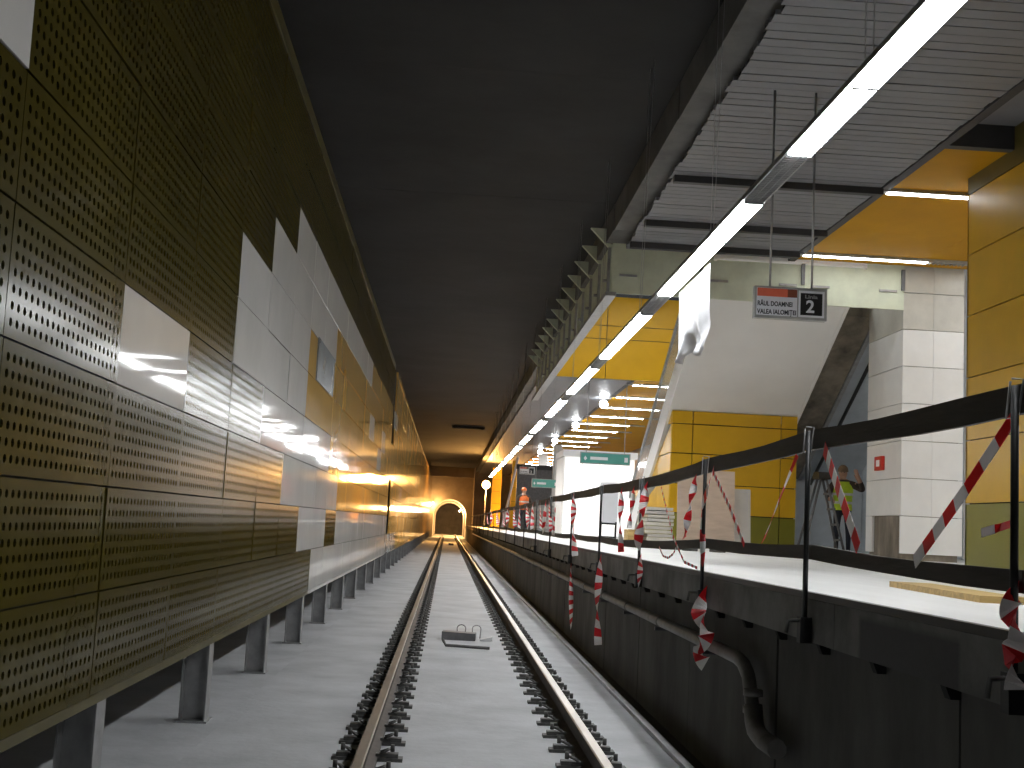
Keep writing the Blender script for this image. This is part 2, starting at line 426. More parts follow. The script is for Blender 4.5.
box('ceiling_edge', m_carrier, sc, 5.88, 6.0, 41.35, 126, CZ-.02, CZ+.12)

so = thing('soffit', (6.0, 0, CZ), 'amber yellow ceiling panels over the platform hall', 'ceiling', kind='structure')
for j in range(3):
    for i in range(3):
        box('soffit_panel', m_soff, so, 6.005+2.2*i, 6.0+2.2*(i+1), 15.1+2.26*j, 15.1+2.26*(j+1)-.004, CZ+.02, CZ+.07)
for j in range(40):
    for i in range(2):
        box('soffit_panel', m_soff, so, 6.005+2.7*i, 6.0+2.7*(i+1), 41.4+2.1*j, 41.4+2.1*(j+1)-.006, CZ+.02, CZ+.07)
box('front_fascia', m_carrier, so, 6.0, 12.6, 14.95, 15.09, CZ-.0, CZ+.4)
box('near_ceiling', m_slat, so, 6.0, 12.6, 6, 14.94, CZ+.3, CZ+.36)

# lamps in the soffit, running across the platform
def soffit_lamp(y, x0, lit, label, near):
    t = thing('soffit_lamp', (x0, y, CZ), label, 'lamp', 'lamps across the yellow soffit')
    MB().box(x0-.25, x0+lit+.75, y-.07, y+.07, CZ-.035, CZ+.02).build('housing', m_steel, t)
    box('diffuser', e_dim if near else e_soff, t, x0, x0+lit, y-.06, y+.06, CZ-.045, CZ-.036)
    if near:
        box('diffuser', e_dim, t, x0+3.0, x0+5.2, y-.06, y+.06, CZ-.045, CZ-.036)  # second diffuser out of view, added to brighten the hall
        box('housing', m_steel, t, x0+lit+.76, x0+5.4, y-.07, y+.07, CZ-.035, CZ+.02)
        mb = MB()
        for k in range(9): mb.box(x0+lit+.05+.075*k, x0+lit+.065+.075*k, y-.06, y+.06, CZ-.06, CZ-.034)
        o = mb.build('louvre', m_steel, t); o['kind'] = 'stuff'
soffit_lamp(17.1, 6.0, 2.2, 'white tube lamp across the amber soffit, high up beside the yellow pillar', True)
soffit_lamp(21.3, 6.0, 2.2, 'white tube lamp across the amber soffit just above the white column', True)
for y, w in ((18.9, 'third'), (16.8, 'fourth'), (14.7, 'fifth'), (12.6, 'sixth'), (10.5, 'seventh'), (8.4, 'eighth')):  # extra lamps out of view, added to light the column and soffit
    t = thing('soffit_lamp', (11.4, y, CZ+.3), f'{w} white tube lamp of the hall, in the bays behind the yellow pillar', 'lamp', 'lamps across the yellow soffit')
    MB().box(9.7, 12.5, y-.07, y+.07, CZ+(.265 if y < 14.94 else -.035), CZ+(.30 if y < 14.94 else .02)).build('housing', m_steel, t)
    box('diffuser', e_soff, t, 9.8, 12.4, y-.06, y+.06, CZ+(.255 if y < 14.94 else -.045), CZ+(.264 if y < 14.94 else -.036))
ORD = ['first', 'second', 'third', 'fourth', 'fifth', 'sixth', 'seventh', 'eighth', 'ninth', 'tenth', 'eleventh', 'twelfth', 'thirteenth', 'fourteenth', 'fifteenth', 'sixteenth', 'seventeenth', 'eighteenth', 'nineteenth', 'twentieth']
for k in range(16):
    soffit_lamp(42.3+4.2*k, 6.1, 2.3, f'{ORD[k]} bright lamp across the far yellow soffit, counted from beyond the stair opening', False)
for k, y in enumerate((47.3, 57.7, 69, 80)):
    t = thing('globe_lamp', (5.72, y, CZ), f'{ORD[k]} small white globe lamp along the edge of the grey slat ceiling', 'lamp', 'globe lamps at the ceiling edge')
    MB().tube([(5.72, y, CZ-.01), (5.72, y, CZ-.12)], .06, 8).build('stem', m_steel, t)
    MB().ball((5.72, y, CZ-.24), .16, .16, .15).build('globe', e_soff, t)

# ------------------------------------------------------------------ continuous light line
LX, LZ = 2.12, 4.05
ll = thing('linear_lamp', (LX, 8, LZ), 'long white suspended light line running along the platform edge', 'lamp')
box('housing', m_steel, ll, LX-.076, LX+.076, 3.8, 66, LZ+.012, LZ+.034)
box('side_rail', m_steel, ll, LX-.087, LX-.075, 3.8, 66, LZ+.0, LZ+.036)
box('side_rail', m_steel, ll, LX+.075, LX+.087, 3.8, 66, LZ+.0, LZ+.036)
y = 3.885; k = 0
while y < 64.6:
    if k % 4 == 3:
        mb = MB()
        if y < 36:
            for j in range(26): mb.box(LX-.071, LX+.071, y+.026+.045*j, y+.036+.045*j, LZ-.007, LZ+.011)
            for q in (-.026, .026): mb.box(LX+q-.003, LX+q+.003, y+.018, y+1.176, LZ-.007, LZ+.011)
        else: mb.box(LX-.071, LX+.071, y+.018, y+1.176, LZ+.0, LZ+.011)
        o = mb.build('louvre', m_steel, ll); o['kind'] = 'stuff'
        y += 1.194
    else:
        box('diffuser', e_lamp, ll, LX-.067, LX+.067, y+.018, y+1.246, LZ-.022, LZ+.011)
        box('joint_strip', m_steel, ll, LX-.071, LX+.071, y-.016, y+.016, LZ-.024, LZ+.011)
        y += 1.264
    k += 1
for k in range(15):
    y = 6.3+4.0*k
    for q in (0, .12): MB().tube([(LX, y+q, LZ+.033), (LX+.05, y+q*2.5, 7.2)], .003, 5).build('hanger_wire', m_steel, ll)

# ------------------------------------------------------------------ stair opening: plasterboard bulkhead with brackets, far upper wall
BX = 2.70
bh = thing('bulkhead', (BX, 21.95, 5.85), 'pale green plasterboard bulkhead round the stair opening in the ceiling', 'bulkhead', kind='structure')
cuts = [BX, 4.35, 6.2, 8.04]
for a, b in zip(cuts, cuts[1:]):
    box('front_board', m_board, bh, a+.004, b-.004, 21.95, 22.0, 5.82, 6.98)
    for q in (a+.30, b-.30): box('clip', m_steel, bh, q-.16, q+.16, 21.92, 21.95, 6.13, 6.17)
    box('stud', m_steeld, bh, b-.06, b, 21.90, 21.95, 6.17, 6.55)
for k in range(13):
    y = 22.05+1.45*k
    for d in (0, .72): box('side_board', m_board, bh, BX-.02, BX+.02, y+d+.02, y+d+.66, 5.84, 6.95)
    MB().prism([(BX-.40, 7.0), (BX-.02, 7.0), (BX-.02, 6.66), (BX-.06, 6.66)], 'y', y-.05, y+.05).build('bracket', m_board, bh)
    box('stud', m_steel, bh, BX-.07, BX-.02, y-.03, y+.03, 5.84, 6.95)
    MB().tube([(BX-.07, y, 6.05), (BX-.14, y, 6.05)], .03, 6).build('bolt', m_steel, bh)
box('bottom_channel', m_steel, bh, BX-.10, BX+.09, 21.9, 41.3, 5.76, 5.83)
for q, y in enumerate((25.5, 32.0, 37.5)):  # unseen lamps, added to brighten the amber wall and the stair
    t = thing('upper_lamp', (5.6, y, 9.5), ['lamp high in the stair opening, close above the bulkhead', 'lamp high in the stair opening, halfway to the amber upper wall', 'lamp high in the stair opening, close before the amber upper wall'][q], 'lamp', 'lamps above the stair opening')
    box('housing', m_steel, t, 3.4, 8.4, y-.09, y+.09, 9.5, 9.585)
    box('diffuser', e_soff, t, 3.45, 8.35, y-.08, y+.08, 9.485, 9.5)
uw = thing('wall_upper', (2.9, 41.3, CZ), 'amber yellow panel wall across the far side of the stair opening', 'wall', kind='structure')
xs = [2.8, 5.0, 8.2, 11.4]; zs = [CZ, 7.95, 8.40, 9.4]
for a, b in zip(xs, xs[1:]):
    for c, d in zip(zs, zs[1:]):
        box('wall_panel', m_ywall, uw, a+.012, b-.012, 41.22, 41.3, c+.012, d-.012)

# ------------------------------------------------------------------ stair with white soffit, yellow enclosure
SXL, SXR = 4.60, 7.28
SL = 0.577
def sz(y): return 4.20 - SL*(y-26.0)      # soffit height
st = thing('staircase', (5.9, 27, PZ), 'white stair with sloping underside coming down from the upper floor', 'stairs')
yt = 21.9; yb = 30.8
mb = MB().hexa([(SXL, yt, sz(yt)), (SXR, yt, sz(yt)), (SXR, yt, sz(yt)+.35), (SXL, yt, sz(yt)+.35)],
               [(SXL, yb, sz(yb)), (SXR, yb, sz(yb)), (SXR, yb, sz(yb)+.35), (SXL, yb, sz(yb)+.35)])
mb.build('flight_slab', m_white, st)
for k in range(30):
    y = 22.2+.295*k; z = sz(y)+.30
    if y > 31: break
    box('step', m_pale, st, SXL+.05, SXR-.05, y, y+.31, z-.1, z+.17)
for x in (SXL-.06, SXR):
    MB().hexa([(x, yt, sz(yt)-.02), (x+.06, yt, sz(yt)-.02), (x+.06, yt, sz(yt)+.62), (x, yt, sz(yt)+.62)],
              [(x, 31.4, sz(31.4)-.02), (x+.06, 31.4, sz(31.4)-.02), (x+.06, 31.4, sz(31.4)+.62), (x, 31.4, sz(31.4)+.62)]).build('stringer', m_white, st)
MB().hexa([(SXL-.04, yt, sz(yt)+.6), (SXL-.02, yt, sz(yt)+.6), (SXL-.02, yt, sz(yt)+1.5), (SXL-.04, yt, sz(yt)+1.5)],
          [(SXL-.04, 31.2, sz(31.2)+.6), (SXL-.02, 31.2, sz(31.2)+.6), (SXL-.02, 31.2, sz(31.2)+1.5), (SXL-.04, 31.2, sz(31.2)+1.5)]).build('glass_balustrade', m_glass, st)
MB().tube([(SXL-.03, yt, sz(yt)+1.53), (SXL-.03, 31.3, sz(31.3)+1.53), (SXL-.03, 31.5, sz(31.3)+1.3)], .035, 8).build('handrail', m_steel, st)
en = thing('stair_enclosure', (5.9, 26, PZ), 'yellow panelled enclosure below the white stair, green along its base', 'enclosure')
xs = [SXL, 5.05, 6.93, SXR]; zs = [PZ, 2.03, 2.65, 3.28, 3.90, 4.18]
for i, (a, b) in enumerate(zip(xs, xs[1:])):
    for j, (c, d) in enumerate(zip(zs, zs[1:])):
        box('panel', m_green if j == 0 else m_yel, en, a+.01, b-.01, 26.0, 26.05, c+.01, d-.01)
box('core', m_void, en, SXL+.03, SXR-.03, 26.05, 26.2, PZ, 4.0)
for j, (c, d) in enumerate(zip(zs, zs[1:])):          # side panels, cut off by the stair slope
    for (ya, yb2) in ((26.05, 27.6), (27.6, 29.2), (29.2, 31.0)):
        top = lambda y: max(c+.01, min(d-.01, sz(y)-.02))
        if top(ya) - c < .03: continue
        MB().hexa([(SXL, ya+.01, c+.01), (SXL+.04, ya+.01, c+.01), (SXL+.04, ya+.01, top(ya)), (SXL, ya+.01, top(ya))],
                  [(SXL, yb2-.01, c+.01), (SXL+.04, yb2-.01, c+.01), (SXL+.04, yb2-.01, top(yb2)), (SXL, yb2-.01, top(yb2))]).build('side_panel', m_green if j == 0 else m_yel, en)
# raw concrete escalator flight beside the stair
es = thing('escalator', (7.9, 26, PZ), 'unfinished escalator flight of raw brown concrete beside the white stair', 'escalator')
ya, yb = 23.9, 29.1; xa, xb = 7.36, 8.18
def esc(name, m, x0, x1, y0, y1, lo, hi):
    MB().hexa([(x0, y0, sz(y0)+lo), (x1, y0, sz(y0)+lo), (x1, y0, sz(y0)+hi), (x0, y0, sz(y0)+hi)],
              [(x0, y1, sz(y1)+lo), (x1, y1, sz(y1)+lo), (x1, y1, sz(y1)+hi), (x0, y1, sz(y1)+hi)]).build(name, m, es)
esc('truss_slab', m_brown, xa, xb, ya, yb, .6, 1.1)
esc('side_trim', m_steel, xb+.01, xb+.10, ya, yb, .58, 1.0)
esc('balustrade', m_blueg, xb+.12, 9.6, 24.2, yb, .62, 1.3)
MB().tube([(xb+.3, 24.2, sz(24.2)+.5), (xb+.3, yb, sz(yb)+.5)], .04, 8).build('handrail', m_black, es)

# ------------------------------------------------------------------ back walls of the hall
for nm, b, m, lab in (('wall_right', (12.6, 12.9, Y0, 126, PZ-.1, 9.8), m_pale, 'pale rear wall of the platform hall'),):
    tag(box(nm, m, None, *b), lab, 'wall', kind='structure')
hb = thing('wall_hoarding', (9, 28, PZ), 'blue grey boarded wall behind the escalator and the worker', 'wall', kind='structure')
for k in range(4):
    a = 7.32+1.22*k
    box('board', m_blueg, hb, a+.005, a+1.215, 29.2, 29.26, PZ, 6.2)

# white column
def column(name, x0, x1, y0, y1, z0, dz, n, label, mats, miss=(), base=m_carrier):
    t = thing(name, ((x0+x1)/2, (y0+y1)/2, PZ), label, 'column')
    box('core', base, t, x0+.06, x1-.06, y0+.06, y1-.06, PZ, z0+dz*n)
    for k in range(n):
        a, b = z0+dz*k+.006, z0+dz*(k+1)-.006
        m = mats(k)
        xm = (x0+x1)/2
        for i, (xa, xb) in enumerate(((x0, xm-.002), (xm+.002, x1))):
            box('front_panel', m, t, xa, xb, y0, y0+.05, a, b)
        if k not in miss: box('side_panel', m, t, x0, x0+.05, y0+.052, y1, a, b)
        box('side_panel', m, t, x1-.05, x1, y0+.052, y1, a, b)
    return t
wc = column('panelled_column', 8.05, 9.17, 22.0, 23.85, 1.44, .673, 8, 'white panelled square column with a red call point on its side',
            lambda k: m_cream if k >= 6 else m_ctile, miss=(0,), base=m_brown)  # two topmost rows in a darker cream
box('corner_strip', m_ctile, wc, 8.05, 8.10, 23.5, 23.85, 1.44, 2.11)
cp = thing('call_point', (8.04, 23.05, 2.95), 'small red square fire call point on the white column', 'alarm')
box('case', m_callred, cp, 7.99, 8.048, 22.85, 23.25, 2.96, 3.22)
box('button', m_signw, cp, 7.98, 7.99, 22.97, 23.13, 3.03, 3.15)
yc = thing('yellow_pillar', (8, 15.2, PZ), 'broad yellow panelled pillar with olive panels at its foot and head', 'pillar')
YX = 6.86
box('core', m_void, yc, YX+.04, 9.4, 11.6, 16.31, PZ, CZ+.3)
for k in range(7):
    a = PZ+.01+.84*k; b = min(a+.84, CZ+.3)
    m = m_green if k == 0 else m_headshade if k == 6 else m_yel  # top row darkened in colour for the light falling off upward
    for (ya, yb) in ((11.6, 14.0), (14.0, 16.36)):
        box('side_panel', m, yc, YX, YX+.04, ya+.006, yb-.006, a+.008, b-.008)
    box('front_panel', m, yc, YX, 9.4, 11.56, 11.60, a+.008, b-.008)
    box('rear_panel', m, yc, YX, 9.4, 16.32, 16.36, a+.008, b-.008)

# ------------------------------------------------------------------ far hall: white lift lobby, dark portal, columns
kk = thing('lift_lobby', (4.9, 44, PZ), 'bright white panelled lift lobby behind the teal sign', 'lobby')
for k in range(4):
    box('panel', e_lobby, kk, 4.05+.62*k, 4.05+.62*k+.6, 44.0, 44.08, PZ+.05, 4.1)
box('roof', m_white, kk, 3.95, 6.6, 43.9, 47, 4.12, 4.35)
box('side_wall', m_white, kk, 4.0, 4.06, 44.1, 47, PZ, 4.1)
for i, (x, y, w, h, lab) in enumerate(((6.5, 76, .5, 3.6, 'white square column just behind the lift lobby'), (6.35, 86, .6, 3.4, 'white column further along beside the dark portal'))):
    t = thing('white_column', (x, y, PZ), lab, 'column', 'white columns of the far hall')
    box('shaft', m_white, t, x-w/2, x+w/2, y-w/2, y+w/2, PZ+.12, CZ-.02)
    box('plinth', m_steeld, t, x-w/2-.02, x+w/2+.02, y-w/2-.02, y+w/2+.02, PZ, PZ+.12)
pb = thing('dark_portal', (5.5, 80, PZ), 'dark grey stair portal at the far end of the platform', 'portal')
box('face', m_steeld, pb, 4.3, 8.0, 80, 80.3, PZ, 5.2)
box('lintel', m_carrier, pb, 4.25, 8.05, 79.9, 80.3, 5.2, 5.5)
sg = thing('far_stair', (6.0, 72, PZ), 'small flight of grey steps in front of the dark portal', 'stairs')
for k in range(9): box('step', m_pale if k % 2 else m_steel, sg, 4.95, 6.1, 70+.3*k, 70.31+.3*k+2, PZ+.17*k, PZ+.17*(k+1)-.02)
for i, (x, y, w, lab) in enumerate(((4.66, 90, .34, 'slim yellow column before the dark portal'), (3.9, 103, .75, 'broad yellow column beside the orange work light'), (5.9, 112, .8, 'yellow column at the far platform end'))):
    t = thing('yellow_column', (x, y, PZ), lab, 'column', 'yellow columns at the far end')
    for k in range(5): box('panel', m_yel, t, x-w/2, x+w/2, y-w/2, y+w/2, PZ+.02+.98*k, PZ+.98*(k+1))
    box('core', m_void, t, x-w/2+.04, x+w/2-.04, y-w/2+.04, y+w/2-.04, PZ, PZ+4.9)
br = MB().tube([(3.85, 88, PZ+.02), (4.5, 88, 4.9), (4.75, 88, 6.4)], .09, 8).build('leaning_prop', m_signw, None, (3.85, 88, PZ))
tag(br, 'pale leaning prop beside the slim yellow column', 'prop')

# end wall with the running tunnel
ew = thing('wall_end', (0.3, 130, 0), 'ochre lit end wall with the arched mouth of the running tunnel', 'wall', kind='structure')
AC, AR, AZ = 0.24, 1.72, 2.25
arch = [(AC-AR, -.3)]+[(AC+AR*math.cos(PI-PI*k/18), AZ+AR*math.sin(PI-PI*k/18)) for k in range(19)]+[(AC+AR, -.3)]
outer = [(-2.9, -.4), (-2.9, 7.4)]
mb = MB()
def archwall(y, x0, x1, z1, mi):
    n = len(arch)
    for i in range(n-1):
        (xa, za), (xb, zb) = arch[i], arch[i+1]
        def proj(x, z, i):
            if i == 0: return (x0, -.3)
            if i == n-1: return (x1, -.3)
            a = math.atan2(z-AZ, x-AC)
            t = min(((x1-AC) if math.cos(a) > 0 else (AC-x0))/max(abs(math.cos(a)), 1e-6), (z1-AZ)/max(math.sin(a), 1e-6))
            return (AC+t*math.cos(a), AZ+t*math.sin(a))
        pa, pb_ = proj(xa, za, i), proj(xb, zb, i+1)
        mb.add([(xa, y, za), (xb, y, zb), (pb_[0], y, pb_[1]), (pa[0], y, pa[1])], [(0, 1, 2, 3)], mi)
archwall(130, -2.9, 2.8, 7.5, 0)
mb.build('wall_face', m_endw, ew)
mb = MB(); n = len(arch)
for k in range(10):
    y = 130+4*k; r = 1.0
    for i in range(n-1):
        (xa, za), (xb, zb) = arch[i], arch[i+1]
        mb.add([(xa, y, za), (xb, y, zb), (xb, y+3.94, zb), (xa, y+3.94, za)], [(0, 1, 2, 3)])
        c = Vector((AC, 0, AZ)); g = 1.03
        mb.add([(xa, y+3.94, za), (xb, y+3.94, zb), (AC+(xb-AC)*g, y+4, AZ+(zb-AZ)*g), (AC+(xa-AC)*g, y+4, AZ+(za-AZ)*g)], [(0, 1, 2, 3)])
mb.build('tunnel_lining', m_tun, ew)
box('tunnel_floor', m_slab, ew, -2, 3, 130, 172, -.4, -.005)
box('tunnel_back', m_tun, ew, -4, 5, 171, 171.2, -.4, 6)
box('platform_end', m_endw, ew, 2.8, 12.6, 126, 126.4, -.4, 9)
box('jamb', m_endw, ew, 2.55, 2.8, 126, 130, -.4, 7.4)
box('header', m_endw, ew, -2.9, 2.8, 128.6, 129.2, 6.2, 7.2)

# ------------------------------------------------------------------ sodium work light
wlx, wly, wlz = 2.95, 100.0, 4.70
t = thing('work_light', (wlx, wly, PZ), 'glaring orange floodlight on a pole at the far platform end', 'lamp')
MB().tube([(wlx, wly+.2, PZ), (wlx, wly+.2, wlz+.1)], .05, 8).build('pole', m_steel, t)
MB().tube([(wlx-.35, wly+.2, PZ+.03), (wlx+.35, wly+.2, PZ+.03)], .04, 6).build('foot', m_steel, t)
MB().tube([(wlx, wly+.2, wlz+.1), (wlx, wly, wlz+.3), (wlx, wly, wlz+.2)], .05, 6).build('lamp_socket', m_steeld, t)
MB().ball((wlx, wly-.02, wlz), .32, .32, .34).build('lamp_glass', e_sod, t)
ld = bpy.data.lights.new('sodium light', 'POINT'); ld.energy = SODIUM; ld.color = (1.0, 0.50, 0.13); ld.shadow_soft_size = .25
lo = bpy.data.objects.new('sodium_light', ld); COL.objects.link(lo); lo.location = Vector((0, -.3, wlz-PZ)); lo.parent = t

for q, (x, y, z, w, lab) in enumerate(((-1.55, 129.55, 3.5, 350, 'small orange lamp on the end wall beside the tunnel arch'), (1.45, 136, 3.0, 2500, 'small orange lamp just inside the running tunnel'), (1.45, 152, 3.0, 2500, 'second small orange lamp deep inside the running tunnel'))):  # the two lamps inside the tunnel are added to light its lining
    t = thing('tunnel_lamp', (x, y, z), lab, 'lamp', 'tunnel lamps')
    MB().ball((x, y, z), .09, .09, .09).build('globe', e_sod, t)
    box('bracket', m_steeld, t, x-.05, x+.05, y, y+.44 if q == 0 else y+.2, z+.08, z+.14)
    l2 = bpy.data.lights.new('tunnel light', 'POINT'); l2.energy = w; l2.color = (1, .56, .2); l2.shadow_soft_size = .18
    o2 = bpy.data.objects.new('tunnel_light', l2); COL.objects.link(o2); o2.location = (0, -.25, -.2); o2.parent = t

# ------------------------------------------------------------------ pipe along the platform wall
pp = thing('drain_pipe', (1.85, 7.6, .6), 'grey pipe along the platform wall with an elbow turned down', 'pipe')
pzz = .85; px_ = 1.86
MB().tube([(px_, 90, pzz), (px_, 30, pzz), (px_, 7.9, pzz), (px_, 7.72, pzz-.02), (px_, 7.58, pzz-.08), (px_, 7.5, pzz-.2), (px_, 7.45, .58)], .043, 10).build('pipe_run', m_pipe, pp)
MB().tube([(px_, 7.45, .62), (px_, 7.42, .53), (px_, 7.36, .48), (px_, 7.2, .46), (px_, 6.9, .46)], .055, 10).build('lower_elbow', m_pipe, pp)
for z in (.69, .59): MB().tube([(px_, 7.46, z-.02), (px_, 7.46, z+.02)], .058, 10).build('pipe_collar', m_pipe, pp)
for k in range(18):
    y = 8.8+1.9*k
    box('pipe_bracket', m_steeld, pp, px_-.05, 1.95, y-.02, y+.02, pzz-.075, pzz-.045)
    MB().tube([(px_, y-.03, pzz), (px_, y+.03, pzz)], .05, 10).build('pipe_collar', m_pipe, pp)

# ------------------------------------------------------------------ barrier: posts, boards, tapes
BXP = 1.87
ys = [4.01, 6.38, 8.98, 11.95, 15.1, 18.6, 22.4, 26, 30, 34, 39, 44, 50, 56, 63, 70, 78, 87, 97]
zt = [2.10, 2.12, 2.105, 2.065, 2.09, 2.09]+[2.1+random.uniform(-.02, .02) for _ in range(13)]
zl = [1.50, 1.54, 1.54, 1.485, 1.48, 1.485]+[1.49+random.uniform(-.02, .02) for _ in range(13)]
for i, (y, z) in enumerate(zip(ys, zt)):
    lab = {0: 'black barrier post closest to the camera, taped round its clamp', 1: 'thin black barrier post with a bare hooked clamp in front of the boarded wall', 2: 'black barrier post wrapped in red and white tape below the platform edge'}.get(i, f'{ORD[i]} black barrier post along the platform edge, counted from the near end')
    t = thing('barrier_post', (BXP, y, PZ-.2), lab, 'post', 'barrier posts on the platform edge')
    r = .014
    MB().tube([(BXP-.025, y, PZ-.24), (BXP-.025, y, z+.04)], r, 8).build('pole', m_black, t)
    if i < 8:
        MB().box(BXP-.055, BXP+.005, y-.03, y+.03, PZ-.25, PZ-.12).build('clamp', m_black, t)
        MB().tube([(BXP-.05, y, PZ-.14), (BXP-.12, y-.04, PZ-.14), (BXP-.13, y-.04, PZ-.2)], .010, 6).build('clamp_screw', m_iron, t)
        MB().tube([(BXP-.045, y-.018, z+.06), (BXP-.005, y-.02, z+.06), (BXP-.005, y+.02, z-.06), (BXP-.046, y+.02, z-.07), (BXP-.05, y-.02, z+.05)], .004, 5).build('wire_tie', m_steel, t)
ys2 = [1.2]+ys
for lev, zz, h, nm in ((0, [2.09]+zt, .050, 'upper'), (1, [1.50]+zl, .036, 'lower')):
    for i in range(len(ys2)-1):
        a, b = ys2[i], ys2[i+1]; za, zb = zz[i], zz[i+1]
        mb = MB(); n = 5; x = BXP+.002
        for k in range(n):
            y0 = a+(b-a-.004)*k/n; y1 = a+(b-a-.004)*(k+1)/n
            sag = lambda y: -.012*math.sin(PI*min(1, (y-a)/(b-a)))
            h0 = h*(1+.06*math.sin(3.1*y0+lev)); h1 = h*(1+.06*math.sin(3.1*y1+lev))
            z0 = za+(zb-za)*(y0-a)/(b-a)+sag(y0); z1 = za+(zb-za)*(y1-a)/(b-a)+sag(y1)
            mb.hexa([(x, y0, z0-h0), (x+.022, y0, z0-h0), (x+.022, y0, z0+h0), (x, y0, z0+h0)], [(x, y1, z1-h1), (x+.022, y1, z1-h1), (x+.022, y1, z1+h1), (x, y1, z1+h1)])
        o = mb.build('barrier_board', m_strap, None, (x, a, za))
        which = 'in the closest bay' if i == 0 else f'in the bay after the {ORD[i-1]} post'
        tag(o, f'dark {nm} barrier board along the platform edge {which}', 'board', f'{nm} barrier boards')

def tape(pts, w, label, stripe=.10, twist=0.0, n0=40, tw0=0.0, group='red and white barrier tapes'):
    pts = [Vector(p) for p in pts]
    segs = [(pts[i+1]-pts[i]).length for i in range(len(pts)-1)]; L = sum(segs)
    def pos(s):
        for i, q in enumerate(segs):
            if s <= q or i == len(segs)-1: return pts[i].lerp(pts[i+1], min(1.0, s/q)), (pts[i+1]-pts[i]).normalized()
            s -= q
    n = max(2, int(L/stripe)); sub = 3; N = n*sub
    mb = MB(); prev = None
    for k in range(N+1):
        s = L*k/N; p, d = pos(s)
        side = Vector((1, 0, 0)).cross(d).normalized()
        a = tw0+twist*k/N; side = (side*math.cos(a)+Vector((1, 0, 0))*math.sin(a))
        cur = (p-side*w/2, p+side*w/2, p+side*w/2+Vector((.002, 0, 0)), p-side*w/2+Vector((.002, 0, 0)))
        if prev:
            mb.hexa(prev, cur, (k-1)//sub % 2)
        prev = cur
    o = mb.build('barrier_tape', [m_red, m_tape], None, tuple(pts[0]))
    return tag(o, label, 'tape', group)
TX = 1.80
def tp(l, X=TX):
    """points of a tape: its first one touches the board, the rest hang free on the track side"""
    p = [at(a, b, X=X) for a, b in l]
    return [at(*l[0], X=1.869 if X == TX else 1.828)]+p[1:]
tape(tp([(824, 448), (842, 500), (858, 548)]), .07, 'broad red and white tape slanting down past the worker', .095)
tape(tp([(1013, 418), (964, 492), (914, 562)]), .055, 'long red and white tape slanting across the white column', .10)
tape(tp([(713, 472), (730, 508), (744, 545)]), .035, 'thin tape slanting down in front of the plywood sheet', .07)
tape(tp([(797, 455), (779, 500), (763, 541)]), .05, 'tape slanting down in front of the yellow enclosure corner', .09, .6)
tape(tp([(713, 470), (708, 488), (702, 505)]), .075, 'short loose tape end fluttering beside the taped post', .075)
tape(tp([(696, 476), (690, 505), (684, 538)]), .055, 'twisted tape hanging just before the taped post', .08, 7)
tape(tp([(702, 508), (703, 565)], 1.80), .04, 'narrow tape running down the taped post above the platform edge', .1, 3)
tape(tp([(706, 590), (698, 612), (707, 634), (698, 652), (705, 664)], 1.75), .10, 'crumpled tape wound round the taped post foot', .09, 9)
tape(tp([(647, 484), (642, 512), (637, 548)]), .085, 'thick bunch of striped tape tied at the fourth post', .07, 6)
tape(tp([(634, 487), (629, 528)]), .05, 'tape hanging just past the thick striped bunch', .08, 5)
tape(tp([(622, 489), (620, 520), (621, 552)]), .06, 'pale twisted tape hanging in front of the white lift lobby', .1, 5)
tape(tp([(661, 487), (673, 537), (684, 562), (697, 568)]), .022, 'thin tape drooping onto the platform edge near the plywood', .07)
tape(tp([(659, 547), (663, 556), (668, 558), (673, 554), (676, 548)]), .018, 'thin tape loop hanging from the lower board', .05)
tape(tp([(601, 556), (597, 600), (598, 645)], 1.75), .085, 'dark dangling tape below the fifth post', .1, 5)
tape(tp([(574, 495), (573, 522), (575, 556)]), .085, 'tape bunch tied round the sixth post', .09, 5)
tape(tp([(571, 565), (571, 628)], 1.75), .06, 'tape tail hanging below the sixth post', .1, 3)
tape(tp([(641, 556), (639, 585)], 1.75), .05, 'tape tail hanging below the fourth post', .06, 3)
tape(tp([(1016, 590), (1009, 612), (1018, 636), (1010, 660), (1016, 690)], 1.80), .075, 'tape wound round the clamp of the closest post', .07, 8)
tape(tp([(1013, 523), (998, 528), (981, 533)]), .03, 'short red tape knot sticking out from the closest post', .3)
far = [(556, 499, 553, 535), (549, 500, 551, 531), (546, 501, 543, 533), (540, 502, 541, 529), (533, 504, 532, 529), (527, 506, 528, 528), (520, 507, 519, 528), (514, 508, 515, 527), (508, 509, 507, 526), (503, 510, 504, 526), (497, 511, 498, 525), (492, 512, 491, 525), (487, 513, 488, 524)]
for i, (a, b, c, d) in enumerate(far):
    tape(tp([(a, b), (c, d)]), .055+.006*i, f'{ORD[i]} of the far hanging tapes, counted from the sixth post towards the tunnel', .10+.01*i, 1+i % 3)

